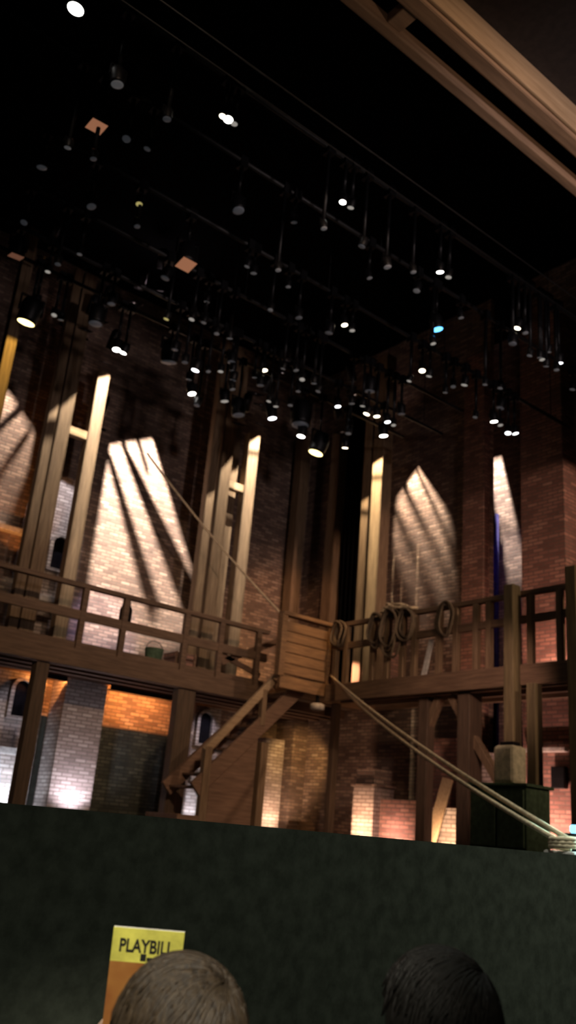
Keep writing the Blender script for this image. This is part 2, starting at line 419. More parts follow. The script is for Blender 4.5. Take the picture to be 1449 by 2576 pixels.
# ------------------------------------------------------------------ stairs and landing
st = empty('staircase', (9.6, 12.9, ZS), 'open timber staircase rising to the corner landing', 'staircase')
YS = 12.42
SX1 = at(760, 1740, 'y', YS).x; SX0 = SX1 - 2.62
LX0 = SX1 + .06
SXB = at(484, 2030, 'y', YS).x
def sz(x): return ZS + (x - SX0) * (ZD - ZS) / (SX1 - SX0)
for y in (YS, YS + .86):
    MB().bar((SXB, y, sz(SXB) + .05), (SX1, y, ZD - .02), .07, .26).build('stringer', 'stair_wood', st, .01)
B(SXB - .3, SXB + .25, YS - .05, YS + .91, ZS, ZS + .19).build('bottom_step', 'stair_wood', st, .01)
for i in range(2, 11):
    x = SX0 + .14 + i * (SX1 - SX0 - .14) / 11
    B(x - .02, x + .235, YS + .04, YS + .82, sz(x) + .02, sz(x) + .06).build('tread', 'stair_wood', st, .006)
h0, h1 = at(515, 1890, 'y', YS), at(708, 1690, 'y', YS)
MB().bar(h0, h1, .09, .13).build('handrail', 'pale_wood', st, .015)
B(h0.x - .02, h0.x + .12, YS - .06, YS + .06, ZS, h0.z + .08).build('newel_post', 'post_wood', st, .01)
bx = at(657, 1820, 'y', YS).x
B(bx - .05, bx + .05, YS - .05, YS + .05, sz(bx), h0.z + (bx - h0.x) * (h1.z - h0.z) / (h1.x - h0.x)).build('baluster', 'post_wood', st, .01)
qx0, qx1 = at(527, 1990, 'y', YS).x, at(640, 1980, 'y', YS).x
MB().prism([(qx0, ZS), (qx1, ZS), (qx1, sz(qx1) - .1), (qx0, sz(qx0) - .1)], 'y', YS + .02, YS + .08).build('side_panel', 'stair_wood', st, .005)
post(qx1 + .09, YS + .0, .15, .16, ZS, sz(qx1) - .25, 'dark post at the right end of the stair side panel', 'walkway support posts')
la = empty('landing', (11.0, 12.9, ZD - .2), 'orange lit timber corner landing at the head of the stairs', 'landing')
gx0, gx1 = at(705, 1660, 'y', 12.14).x, at(826, 1640, 'y', 12.14).x
B(LX0, WR - .005, 12.2, YD - .09, ZD - .07, ZD).build('deck_boards', 'plank_wood', la)
B(gx0, gx1 + .1, 12.1, 12.18, ZD - .2, ZD + .02).build('fascia_beam', 'plank_wood', la, .01)
for i in range(5):
    B(gx0 + .05, gx1, 12.12, 12.17, ZD + .06 + i * .19, ZD + .235 + i * .19).build('guard_board', 'plank_wood', la, .008)
for x in (gx0, gx1):
    B(x - .06, x + .06, 12.08, 12.2, ZD, 5.12).build('corner_post', 'plank_wood', la, .01)
B(gx0 - .06, gx1 + .1, 12.06, 12.22, 5.1, 5.17).build('cap_rail', 'plank_wood', la, .01)
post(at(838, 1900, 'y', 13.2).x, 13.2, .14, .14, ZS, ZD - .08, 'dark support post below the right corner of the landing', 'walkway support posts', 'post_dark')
# pulley block under landing
PX = at(800, 1745, 'y', 12.14).x
pu = empty('pulley_block', (PX, 12.14, ZD - .46), 'small grey pulley block hanging below the landing', 'pulley')
MB().lathe([(.09, 0), (.13, .02), (.13, .1), (.09, .12)], 18, (PX, 12.14, ZD - .46)).build('sheave', 'stone', pu, smooth=True)
B(PX - .03, PX + .03, 12.12, 12.16, ZD - .36, ZD - .2).build('strap', 'black_metal', pu)

# ------------------------------------------------------------------ right gallery (along the side wall)
g2 = empty('gallery_walkway', (XD, 9, ZD - .3), 'timber walkway along the side wall on the right', 'walkway', 'raised walkways')
B(XD - .08, XD, 4.5, 12.05, ZD - .3, ZD).build('fascia_beam', 'rail_wood_y', g2, .01)
B(XD, 12.24, 4.5, 12.19, ZD - .07, ZD).build('deck_boards', 'rail_wood_y', g2)
for i in range(3):
    x = XD + .35 + i * .45
    B(x, x + .09, 4.5, 12.1, ZD - .25, ZD - .07).build('joist', 'rail_wood_y', g2)
rr = empty('railing', (XD, 9, ZD), 'timber railing hung with rope coils on the right walkway', 'railing', 'walkway railings')
B(XD - .05, XD + .05, 4.5, 12.0, 5.05, 5.13).build('top_rail', 'rail_wood_y', rr, .01)
B(XD - .03, XD + .03, 4.5, 12.0, 4.64, 4.76).build('middle_rail', 'rail_wood_y', rr, .01)
ys = [11.9, 11.62, 10.95, 10.6, 10.25, 9.98, 9.45, 9.1, 8.7, 8.45, 7.7, 7.2, 6.6]
for y in ys:
    B(XD - .045, XD + .045, y - .05, y + .05, ZD, 5.06).build('baluster', 'post_wood', rr, .008)
# tall front posts carrying the walkway edge
post(10.55, at(1289, 1690, 'x', 10.55).y, .2, .17, ZS, 5.2, 'tall olive post rising through the right walkway behind the green cabinet', None, 'post_olive')
post(10.55, at(1345, 1850, 'x', 10.55).y, .17, .15, ZS, ZD - .31, 'olive post under the right walkway, nearest the lit brick pier', None, 'post_olive')
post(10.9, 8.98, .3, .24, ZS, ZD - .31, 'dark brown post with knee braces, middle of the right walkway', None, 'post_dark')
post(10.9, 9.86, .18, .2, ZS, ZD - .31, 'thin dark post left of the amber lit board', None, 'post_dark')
post(10.55, at(1447, 1560, 'x', 10.55).y, .2, .17, ZS, 5.3, 'olive post rising at the right photo edge', None, 'post_olive')
def brace(y0, z0, y1, z1, label):
    tag(MB().bar((10.92, y0, z0), (10.92, y1, z1), .12, .14, (1, 0, 0)).build('knee_brace', 'post_wood', bevel=.01), label, 'brace', 'knee braces')
brace(9.6, 3.7, 9.95, 3.0, 'knee brace slanting left under the right walkway')
brace(9.35, 3.7, 8.98, 3.15, 'knee brace meeting the dark brown post from the left')
brace(8.95, 3.1, 8.35, 2.3, 'lower knee brace slanting down right from the dark brown post')

# brick piers of the side wall
pier(12.4, WR - .002, 8.22, 9.1, ZS, 11, 'brick_red', 'tall wide reddish brick pier near the right photo edge')
pier(12.62, WR - .002, 10.12, 10.62, ZS, 11, 'brick_red', 'slender dim reddish pier left of the navy drape')
pier(12.25, WR - .002, 12.35, 12.95, ZD + .001, 5.0, 'brick_red', 'short pink lit brick pier below the lit pair of posts')
# dark plate added for a dark hole in the large pier
tag(MB().box(12.3, 12.399, 8.28, 8.52, 2.45, 2.78).build('dark_hole_plate', 'black_metal', bevel=.01), 'dark plate standing for a hole in the pink brick pier, lower right', 'plate')
tag(B(12.28, 12.399, 8.25, 9.0, 3.0, 3.07).build('stone_ledge', 'stone', bevel=.01), 'thin ledge across the pink lit pier at lower right', 'ledge', 'stone ledges')

# navy drape in the wings, and a black sheet added for a dark opening
def drape(name, mat, p0, p1, z0, z1, label, folds=9, amp=.06):
    p0, p1 = Vector(p0), Vector(p1); n = folds * 8; d = (p1 - p0); nr = Vector((-d.y, d.x, 0)).normalized()
    vs, fs = [], []
    for k in range(n + 1):
        q = p0 + d * (k / n) + nr * amp * math.sin(2 * math.pi * folds * k / n)
        vs += [(q.x, q.y, z0), (q.x, q.y, z1), (q.x + nr.x * .012, q.y + nr.y * .012, z0), (q.x + nr.x * .012, q.y + nr.y * .012, z1)]
    for k in range(n):
        a = 4 * k; b = a + 4
        fs += [(a, b, b + 1, a + 1), (a + 2, a + 3, b + 3, b + 2), (a, a + 2, b + 2, b), (a + 1, b + 1, b + 3, a + 3)]
    fs += [(0, 1, 3, 2), (4 * n, 4 * n + 2, 4 * n + 3, 4 * n + 1)]
    return tag(MB().add(vs, fs).build(name, mat, smooth=True), label, 'drape')
dz = at(1262, 1330, 'x', 13.7)
drape('navy_drape', 'navy_cloth', (14.2, 10.98, 0), (14.2, 12.0, 0), ZS + .01, 8.1, 'deep navy blue drape in the gap beside the tall brick pier', 6)
drape('dark_opening_sheet', 'opening_black', (12.7, 13.15, 0), (12.7, 14.15, 0), ZD + .01, 11.2, 'black sheet added for the dark opening in the side wall, left of the lit pair of posts', 7, .04)


# low things along the side wall under the walkway
pier(11.5, 12.0, 11.58, 12.1, ZS, 2.35, 'brick_pale', 'narrow orange lit brick pillar right of the stairs')
cp = B(11.46, 12.04, 11.54, 12.14, 2.351, 2.40).box(11.53, 11.97, 11.61, 12.07, 2.40, 2.66)
tag(cp.build('pillar_cap', 'brick_wall', bevel=.01), 'banded cap block on the orange lit pillar', 'cap')
pier(11.45, 12.0, 10.5, 11.36, ZS, 2.15, 'brick_red', 'low pink brick plinth right of the orange lit pillar')
pier(11.5, 12.0, 9.7, 10.28, ZS, 2.05, 'brick_pale', 'low pinkish brick plinth behind the amber lit board')
pier(11.5, 11.9, 9.42, 9.6, ZS, 2.05, 'brick_pale', 'smallest brick plinth right of the amber lit board')
tag(MB().bar((11.3, 10.1, ZS + .01), (11.47, 9.88, 2.5), .22, .03, (1, 0, 0)).build('leaning_board', 'pale_wood', bevel=.005), 'amber lit board leaning on the low brick plinth', 'board')
pier(12.25, 12.61, 10.35, 10.95, ZS, 3.25, 'brick_red', 'dim pinkish brick pier left of the knee braces')
pier(12.3, WR - .002, 9.62, 10.05, ZS, 3.0, 'brick_pale', 'dim brick pier seen between the knee braces')
# wall piers at the corner below the landing
yc = 15.0
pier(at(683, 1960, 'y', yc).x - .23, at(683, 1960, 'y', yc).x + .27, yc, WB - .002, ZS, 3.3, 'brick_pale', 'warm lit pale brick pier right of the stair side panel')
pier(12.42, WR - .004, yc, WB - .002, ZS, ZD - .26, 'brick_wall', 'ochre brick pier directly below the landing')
# stack of amber boards at pier foot
for k in range(4):
    x0 = at(755, 2075, 'y', 14.2).x
    tag(B(x0 - .32 + .03 * k, x0 + .32 - .05 * k, 14.0, 14.3, ZS + .002 + k * .075, ZS + .066 + k * .075).build('plank', 'plank_wood', bevel=.006),
        ['amber lit plank at the bottom of the small stack below the landing', 'second plank from the bottom of the small stack below the landing',
         'third plank from the bottom of the small stack below the landing', 'topmost shortest plank of the small stack below the landing'][k], 'plank', 'stacked planks')

# green cabinet and cream box
cb = empty('cabinet', (10.0, 7.6, ZS), 'dark green low cabinet under the right walkway', 'cabinet')
B(9.8, 10.3, 7.15, 8.05, ZS + .06, 2.26).build('carcass', 'green_cloth', cb, .01)
B(9.76, 10.34, 7.11, 8.09, 2.26, 2.30).build('top', 'green_cloth', cb, .008)
for y in (7.18, 7.62): B(9.77, 9.80, y, y + .4, ZS + .1, 2.22).build('door', 'green_cloth', cb, .006)
for y in (7.2, 7.94): B(9.84, 9.92, y, y + .07, ZS, ZS + .06).build('foot', 'black_metal', cb)
cx = empty('canvas_box', (10.05, 7.62, 2.301), 'cream canvas covered box standing on the dark green cabinet', 'box')
B(9.9, 10.2, 7.42, 7.76, 2.301, 2.80).build('box_body', 'canvas_cream', cx, .05)
B(9.97, 10.13, 7.48, 7.70, 2.80, 2.85).build('lid', 'black_metal', cx, .01)

# white board on the right walkway
tag(MB().bar((10.80, 9.86, ZD + .01), (10.80, 9.70, 4.62), .03, .10, (0, 1, 0)).build('white_plank', 'white_paint', bevel=.004), 'short white plank leaning behind the right railing', 'plank')

# ------------------------------------------------------------------ ropes
def sag(a, b, s, n=24):
    a, b = Vector(a), Vector(b)
    return [a.lerp(b, i / n) + Vector((0, 0, -4 * s * (i / n) * (1 - i / n))) for i in range(n + 1)]
RE = at(1432, 2112, 'y', 4.4)
for k, (dx, s, lab) in enumerate(((0, .10, 'upper of two taut ropes from the landing to the stage edge'), (-.10, .15, 'lower of two taut ropes from the landing to the stage edge'))):
    tag(MB().tube(sag((at(832, 1700, 'y', 12.0).x + .03 * k, 12.0, at(832, 1700, 'y', 12.0).z - .03 * k), (RE.x + dx, 4.4, RE.z - .03 * k), s), .022, 10).build('rope', 'rope_pale', smooth=True), lab, 'rope', 'taut ropes to the stage edge')
cl = empty('rope_cleat', (RE.x - .05, 4.35, ZS), 'pale rope cleat block where the two ropes end, bottom right', 'cleat')
B(RE.x - .22, RE.x + .16, 4.22, 4.5, ZS, RE.z - .09).build('block', 'stone', cl, .02)
MB().tube([(RE.x - .14 + .10 * math.cos(a), 4.36 + .10 * math.sin(a), RE.z - .07 + .004 * a) for a in [i * .5 for i in range(40)]], .02, 8).build('rope_turns', 'rope_pale', cl, smooth=True)
a, b = at(370, 1140, 'y', 13.9), at(748, 1585, 'y', 12.9)
tag(MB().tube(sag(a, b, .12), .02, 8).build('rope', 'rope_pale', smooth=True), 'long brown rope slanting across the back wall down to the landing', 'rope')
b2 = at(1190, 1330, 'x', 11.0); a2 = at(850, 1240, 'x', 12.5)
def coil(y, z, rad, n, label, dz=0.):
    r = empty('rope_coil', (XD - .08, y, z), label, 'rope coil', 'rope coils on the right railing')
    for k in range(n):
        ry, rz = rad * random.uniform(.5, .75), rad * random.uniform(.9, 1.25)
        cy, cz = y + random.uniform(-.05, .05), z - rz * .92
        x = XD - .075 - .03 * k
        pts = [(x + .02 * math.sin(3 * t), cy + ry * math.cos(t), cz + rz * math.sin(t)) for t in [2 * math.pi * i / 28 for i in range(28)]]
        MB().tube(pts, .02, 8, True).build('loop', 'rope_fibre', r, smooth=True)
    return r
coil(10.82, 5.13, .28, 4, 'brown rope coil hanging left on the right railing')
coil(10.45, 5.15, .34, 5, 'thick brown rope coil hanging under the rope heap')
coil(10.1, 5.12, .26, 4, 'brown rope coil hanging beside the short white plank')
coil(11.75, 5.12, .2, 3, 'brown rope coil nearest the landing on the right railing')
coil(9.25, 5.12, .26, 3, 'brown rope coil hanging right of the short white plank')
hp = []
for i in range(220):
    t = i * .32
    hp.append((XD - .02 + .09 * math.sin(t * 1.3 + .4), 10.35 + .38 * math.cos(t * .83) * (1 - i / 500), 5.15 + .02 + .16 * (i / 220) * (.6 + .4 * math.cos(t * .83 + .3)) + .015 * math.sin(t * 3)))
tag(MB().tube(hp, .021, 7).build('rope_heap', 'rope_pale', smooth=True), 'pale tangled rope heap lying over the right railing', 'rope heap')
# thin catenary cables high above
for (pa_, pb_, y, lab) in (((420, -20), (850, 350), 5.1, 'upper thin cable high in the dark left of the beams'), ((440, 82), (720, 300), 5.5, 'lower thin cable high in the dark left of the beams')):
    a, b = at(*pa_, 'y', y), at(*pb_, 'y', y)
    tag(MB().tube([(a.x - 4, y, (a.z + b.z) / 2), (b.x + 6, y, (a.z + b.z) / 2)], .007, 8).build('cable', 'pipe_metal', smooth=True), lab, 'cable')

# ------------------------------------------------------------------ stage lights on battens
GL = {}
def lens_mat(cls):
    table = {'white': ((1, .95, .86), 14), 'cream': ((1, .86, .62), 6), 'yellow': ((1, .78, .30), 5), 'blue': ((.10, .45, 1), 4),
             'pale': ((.95, .95, 1), 5), 'mid': ((.85, .80, .72), .32), 'dim': ((.75, .75, .78), .055), 'faint': ((.6, .65, .75), .025), 'gel': ((1, .42, .22), .26), 'dimgel': ((1, .42, .25), .10),
             'dimyellow': ((1, .85, .3), .35), 'dimblue': ((.2, .35, 1), .2)}
    if cls not in GL:
        c, s = table[cls]; glow('lens_' + cls, c, s, s > 1); GL[cls] = 'lens_' + cls
    return GL[cls]
LIGHTS = [  # px, py, apparent width, class, label
 (190, 23, 42, 'white', 'large white stage light, highest at the top left'),
 (560, 293, 15, 'cream', 'small cream light at the left of the trio high above the centre'), (574, 301, 24, 'white', 'white stage light in the middle of the trio high above the centre'), (589, 312, 14, 'mid', 'dim light at the right of the trio high above the centre'),
 (862, 509, 17, 'white', 'round white stage light in the upper middle of the photo'), (882, 523, 17, 'mid', 'dim cream light touching the round white one in the upper middle'),
 (1107, 685, 18, 'white', 'round white stage light right of centre below the timber beams'), (1128, 698, 16, 'mid', 'dim light touching the white one right of centre'),
 (1301, 826, 17, 'cream', 'cream stage light at right, above the tall brick pier'), (1322, 838, 15, 'dim', 'dim light touching the cream one above the tall brick pier'),
 (867, 818, 16, 'cream', 'cream stage light right of centre, left of the blue light'), (886, 832, 14, 'mid', 'dim light touching the cream one left of the blue light'),
 (1062, 933, 16, 'cream', 'cream stage light below and left of the blue light'), (1079, 947, 14, 'mid', 'dim light touching the cream one below the blue light'),
 (1407, 914, 18, 'pale', 'bright pinkish white light nearest the right photo edge'), (1101, 829, 27, 'blue', 'vivid blue stage light at right of centre'),
 (65, 812, 44, 'yellow', 'large yellow stage light at the left, over the yellow post'), (794, 1140, 37, 'yellow', 'large yellow stage light low in the centre, over the corner posts'),
 (293, 880, 20, 'white', 'left of two touching white lights above the tallest white post'), (309, 888, 18, 'white', 'right of two touching white lights above the tallest white post'),
 (483, 991, 20, 'white', 'white light low on the back wall, left of the post cluster'), (491, 932, 20, 'pale', 'white light directly above the one left of the post cluster'),
 (665, 932, 16, 'cream', 'cream light above the post cluster, alone with dim neighbours'), (565, 1010, 20, 'mid', 'grey white light just above the post cluster'),
 (685, 1053, 22, 'pale', 'grey white light right above the glaring white post top'), (757, 1098, 20, 'white', 'white light just left of the yellow centre lamp'),
 (850, 1023, 15, 'pale', 'warm white light above and right of the yellow centre lamp'), (694, 1023, 13, 'mid', 'faint warm light above the glaring white post top'),
 (868, 1127, 15, 'cream', 'cream light just right of the yellow centre lamp'), (922, 1042, 16, 'cream', 'left cream light in the slanting row above the lit pair of posts'), (948, 1048, 16, 'cream', 'second cream light in the slanting row above the lit pair of posts'),
 (975, 1062, 15, 'pale', 'third light in the slanting row above the lit pair of posts'), (990, 1070, 12, 'mid', 'rightmost fainter light in the slanting row above the lit pair of posts'), (965, 1097, 21, 'white', 'bright white light directly above the domed bright post top'),
 (1243, 1061, 18, 'white', 'white light above the bright brick strip beside the navy drape'), (1259, 1070, 13, 'mid', 'dim twin of the white light above the bright brick strip'), (1278, 1090, 15, 'pale', 'left of a cream pair right of the bright brick strip'), (1297, 1091, 15, 'pale', 'right of a cream pair right of the bright brick strip'),
 (1168, 969, 16, 'mid', 'modest light between the two dim piers on the right'), (350, 514, 17, 'dimyellow', 'small yellow light alone in the upper left dark'), (418, 803, 14, 'dimyellow', 'dim yellow light in the middle left dark'),
 (295, 213, 32, 'dim', 'grey round lamp face in the upper left dark'), (243, 318, 44, 'gel', 'square orange colour frame in the upper left'), (468, 666, 42, 'gel', 'diamond shaped orange colour frame left of centre'), (40, 645, 34, 'dimgel', 'dim orange colour frame near the left photo edge'),
 (90, 762, 15, 'dimblue', 'dim blue light above the yellow one at left'), (136, 793, 14, 'mid', 'small white light right of the large yellow one at left'),
 (621, 671, 14, 'dim', 'upper left of two grey lamps under the trio'), (638, 688, 16, 'dim', 'lower right of two grey lamps under the trio'), (975, 672, 20, 'dim', 'grey lamp left of the white light right of centre'), (1048, 732, 18, 'dim', 'grey lamp below the white light right of centre')]
DIM = [(752, 800, 18), (827, 838, 20), (153, 805, 14), (545, 840, 14), (578, 852, 15), (482, 804, 15), (512, 812, 14), (582, 912, 20), (585, 933, 14), (586, 957, 16), (555, 935, 14), (524, 935, 12), (475, 955, 14), (585, 980, 14),
       (885, 1016, 14), (912, 1022, 13), (880, 1072, 13), (876, 1091, 15), (1120, 988, 12), (1140, 973, 13), (1029, 959, 12), (1220, 968, 12), (1258, 977, 13), (1258, 1027, 20), (1358, 900, 12), (1364, 905, 14), (1374, 922, 14), (1400, 931, 14), (1332, 895, 12), (1380, 886, 12),
       (105, 422, 26), (318, 350, 22), (370, 375, 18), (420, 300, 22), (170, 372, 14), (235, 400, 16), (740, 560, 16), (600, 530, 30), (700, 680, 14), (725, 722, 12), (415, 700, 22), (280, 765, 20), (230, 520, 24), (345, 570, 16), (145, 665, 16), (120, 684, 14), (910, 620, 18), (815, 575, 14),
       (930, 700, 12), (1040, 685, 10), (1090, 865, 14), (640, 950, 12), (655, 970, 18), (712, 928, 12), (745, 932, 14), (760, 955, 14), (790, 965, 14), (750, 975, 12), (750, 985, 12), (800, 985, 13), (676, 1010, 12), (730, 1020, 13), (495, 1020, 16), (465, 912, 16), (440, 880, 16), (240, 815, 34), (425, 912, 38), (755, 1070, 44), (600, 1045, 30), (1290, 865, 20), (930, 985, 26), (1010, 1042, 18), (1195, 1050, 12), (1160, 800, 14), (1440, 980, 14), (60, 560, 18), (200, 640, 14), (520, 760, 14), (680, 780, 12)]
ALL = [(a, b, c, d, e) for a, b, c, d, e in LIGHTS]
for i, (a, b, c) in enumerate(DIM): ALL.append((a, b, c, 'faint' if c > 15 else ('dim' if i % 5 else 'mid'), None))
BAT = [5.0, 6.1, 7.1, 8.2, 9.2, 10.1, 11.1, 12.2]
NAMEB = ['nearest', 'second', 'third', 'fourth', 'fifth', 'sixth', 'seventh', 'rearmost']
# prototype meshes (unit: lens radius 1)
def mesh_of(mb, name, mat, smooth=True):
    o = mb.build(name, mat, origin=(0, 0, 0), smooth=smooth); me = o.data; bpy.data.objects.remove(o); return me
BODY = mesh_of(MB().lathe([(1.0, .03), (1.14, 0), (1.16, .5), (1.2, 1.0), (1.25, 2.2), (1.0, 2.9), (.5, 3.1)], 20), 'lamp_body', 'black_metal')
YOKE = mesh_of(MB().box(-1.42, -1.3, -.22, .22, -.3, 1.7).box(1.3, 1.42, -.22, .22, -.3, 1.7).box(-1.42, 1.42, -.22, .22, 1.58, 1.72), 'yoke', 'black_metal', False)
STEM = mesh_of(MB().tube([(0, 0, 0), (0, 0, 1)], .022, 10), 'hanging_stem', 'black_metal')
CLMP = mesh_of(MB().box(-.05, .05, -.055, .055, -.09, .055), 'clamp', 'black_metal', False)
LENSES = {}
def lens_mesh(cls):
    if cls not in LENSES:
        if 'gel' in cls: LENSES[cls] = mesh_of(MB().box(-.95, .95, -.95, .95, -.06, .0), 'colour_frame', lens_mat(cls), False)
        else: LENSES[cls] = mesh_of(MB().lathe([(.35, -.16), (.7, -.10), (.98, .0), (.98, .05)], 24), 'lens', lens_mat(cls))
    return LENSES[cls]
rows = {i: [] for i in range(len(BAT))}
for px, py, w, cls, lab in ALL:
    p8 = at(px, py, 'z', 8.0)
    if p8.y > 12.6: k = len(BAT) - 1
    else: k = min(range(len(BAT)), key=lambda i: abs(BAT[i] - p8.y))
    rows[k].append((px, py, w, cls, lab))
def child(me, name, parent, loc=(0, 0, 0), scale=(1, 1, 1), rot=None):
    o = bpy.data.objects.new(name, me); col.objects.link(o); o.parent = parent; o.location = loc; o.scale = scale
    if rot is not None: o.rotation_euler = rot
    return o
for k, items in rows.items():
    if not items: continue
    y = BAT[k]; placed = []
    for px, py, w, cls, lab in items:
        L = at(px, py, 'y', y); dist = (L - CAM).dot(FWD); r = max(.035, w / 2 / FPX * dist)
        placed.append((L, r, cls, lab))
    zb = max(L.z + r * 3.8 for L, r, _, _ in placed) + .12
    xs = [L.x for L, _, _, _ in placed]
    bt = empty('lighting_batten', ((min(xs) + max(xs)) / 2, y, zb), '%s black lighting pipe overhead, counted from the audience' % NAMEB[k], 'pipe', 'lighting pipes')
    MB().tube([(min(xs) - 2, y, zb), (max(xs) + 1.5 if max(xs) + 1.5 < 12.5 else 12.6, y, zb)], .028, 10).build('pipe', 'pipe_metal', bt, smooth=True)
    for x in (min(xs) - 1.5, (min(xs) + max(xs)) / 2, min(max(xs) + 1, 12.4)):
        MB().tube([(x, y, zb), (x, y, 12.299)], .006, 6).build('suspension_wire', 'pipe_metal', bt)
    for L, r, cls, lab in placed:
        tx, ty = R(random.uniform(-12, 14)), R(random.uniform(-12, 12))
        rot = Matrix.Rotation(tx, 3, 'X') @ Matrix.Rotation(ty, 3, 'Y')
        piv = L + rot @ Vector((0, 0, r * 1.6))
        if lab is None:
            lab = {'faint': 'large barely visible stage light on the %s pipe', 'dim': 'small dim grey stage light on the %s pipe', 'mid': 'small modest white stage light on the %s pipe'}[cls] % NAMEB[k]
        e = empty('stage_light', (piv.x, y if abs(piv.y - y) < .001 else piv.y, zb), lab, 'stage light', 'stage lights on the overhead pipes')
        child(CLMP, 'clamp', e)
        stem_l = zb - .08 - (piv.z + 1.6 * r)
        child(STEM, 'hanging_stem', e, (0, 0, -.08 - stem_l), (1, 1, stem_l))
        child(YOKE, 'yoke', e, (0, 0, piv.z - zb), (r, r, r))
        q = rot.to_euler()
        off = piv + rot @ Vector((0, 0, -r * 1.6)) - Vector((piv.x, piv.y, zb))
        bo_ = child(BODY, 'lamp_body', e, off, (r, r, r), q)
        child(lens_mesh(cls), 'colour_frame' if 'gel' in cls else 'lens', bo_)

# ------------------------------------------------------------------ stage lighting
# front-of-house wash: unseen fill lamps added over the audience
spot((2, -3.5, 8.2), (8.6, 13.5, 3.6), R(17), 3100, (1, .66, .42), .9, .25)
spot((9, -3.5, 8.2), (11.4, 10.5, 3.4), R(17), 2500, (1, .66, .42), .9, .25)
spot((0, -3.5, 8.2), (5.8, 13.5, 5.2), R(14), 1400, (1, .72, .5), .9, .25)
spot((9.5, -3.5, 8.2), (12.2, 8.6, 7.2), R(8), 4200, (1, .60, .42), .9, .25)
spot((5.5, -4.5, 5.2), (8.6, WB, 9.2), R(19), 1600, (1, .80, .76), .8, .3)
# post spots: each shuttered down to its post
def postlight(x, w, yf, zt, energy, label, slant=.12, color=(1, .86, .66), zb=ZD + .05, bars=(), axis='y'):
    f = (lambda a, z: (a, yf, z)) if axis == 'y' else (lambda a, z: (yf, a, z))
    hw = w / 2 + .006
    loc = f(x, zt + 1.5); loc = (loc[0], yf - .85, loc[2]) if axis == 'y' else (yf - .85, loc[1], loc[2])
    sg = 1 if axis == 'y' else -1
    profile('profile_spot', loc, [f(x - hw * sg, zt - slant), f(x + hw * sg, zt + slant * .4), f(x + hw * sg, zb), f(x - hw * sg, zb)], energy, color, label, size=.005, dist=.22,
            bars=[(f(x - hw * 1.5, z), f(x + hw * 1.5, z + .1), t, t) for z, t in bars])
postlight(6.45, .25, YP - .1, 9.40, 6500, 'shuttered spot over the brightest tallest post in the left half')
postlight(5.84, .26, YP - .1, 8.72, 1100, 'shuttered spot over the wide olive post at left', .3, zb=5.9)
postlight(5.60, .17, YP - .09, 8.42, 900, 'shuttered spot over the slim post at left', .2, bars=[(7.95, .16)], zb=6.0)
postlight(9.17, .19, YP - .09, 7.85, 800, 'shuttered spot over the leftmost post of the cluster')
postlight(9.47, .27, YP - .1, 8.66, 1100, 'shuttered spot over the broad second post of the cluster', .3)
postlight(9.83, .24, YP + .16, 8.62, 1500, 'shuttered spot over the third post of the cluster', .1)
postlight(10.12, .28, YP - .1, 9.42, 6500, 'shuttered spot over the glaring rightmost post of the cluster', .2, bars=[(9.0, .05)])
postlight(12.28, .3, 11.88, 8.85, 5200, 'shuttered spot over the wide post of the lit pair', .05, (1, .80, .48), bars=[(8.42, .05)], axis='x')
postlight(12.62, .22, 11.89, 8.1, 1300, 'shuttered spot over the slim post of the lit pair', .05, (1, .76, .46), bars=[(7.75, .06)], axis='x')
postlight(YX, .2, 13.8, 9.1, 900, 'shuttered spot over the yellow lit post at the left edge', .0, (1, .62, .12), zb=7.6)
profile('profile_spot', (6.15, 13.6, 9.5), [(5.96, 14.33, 8.19), (6.33, 14.33, 8.19), (6.33, 14.33, 8.01), (5.96, 14.33, 8.01)], 900, (1, .86, .62), 'shuttered spot over the pale cross bar on the left', dist=.2)
profile('profile_spot', (9.8, 13.6, 9.6), [(9.6, 14.33, 8.27), (9.99, 14.33, 8.27), (9.99, 14.33, 8.09), (9.6, 14.33, 8.09)], 700, (1, .86, .66), 'shuttered spot over the cross bar within the cluster', dist=.2)
# striped brick patch
bw_ = lambda x, y: at(x, y, 'y', WB)
profile('profile_spot', (6.9, 13.5, 11.6), [bw_(275, 1122), bw_(384, 1106), bw_(545, 1640), bw_(192, 1640)], 21000, (1, .85, .70), 'shuttered spot high above, lighting the striped bright brick',
        bars=[(bw_(272, 1140), bw_(395, 1560), .12, .36), (bw_(308, 1115), bw_(492, 1540), .12, .60), (bw_(345, 1100), bw_(374, 1195), .11, .10)])
profile('profile_spot', (6.0, 14.8, 10.6), [bw_(-60, 985), bw_(20, 985), bw_(88, 1095), bw_(70, 1190), bw_(-20, 1420), bw_(-160, 1420)], 2400, (1, .80, .62), 'shuttered spot high above, lighting the brick at the left photo edge', dist=.25,
        bars=[(bw_(60, 1020), bw_(-40, 1110), .12, .14), (bw_(75, 1085), bw_(-20, 1220), .10, .14)])
# arch shaped patch on the side wall
sw_ = lambda x, y: at(x, y, 'x', WR)
profile('profile_spot', (12.2, 12.5, 10.5), [sw_(1052, 1176), sw_(1131, 1298), sw_(1137, 1548), sw_(1062, 1548), sw_(988, 1372), sw_(988, 1266)], 5600, (1, .76, .54), 'shuttered spot high above, lighting the arch shaped patch of side wall', dist=.22,
        bars=[(sw_(1045, 1175), sw_(1140, 1380), .07, .10), (sw_(1010, 1212), sw_(1128, 1450), .09, .10), (sw_(985, 1268), sw_(1108, 1540), .09, .13)])
# strip beside the drape
gw_ = lambda x, y: at(x, y, 'x', 14.3)
profile('profile_spot', (13.3, 11.2, 11.7), [gw_(1226, 1162), gw_(1262, 1152), gw_(1330, 1460), gw_(1284, 1490)], 9000, (1, .86, .74), 'shuttered spot high above, lighting the bright strip beside the navy drape',
        bars=[(gw_(1230, 1305), gw_(1340, 1372), .05, .05)])
spot((13.0, 10.4, 9.5), (14.2, 10.95, 6.4), R(17), 60, (.35, .20, 1), .6, .05)
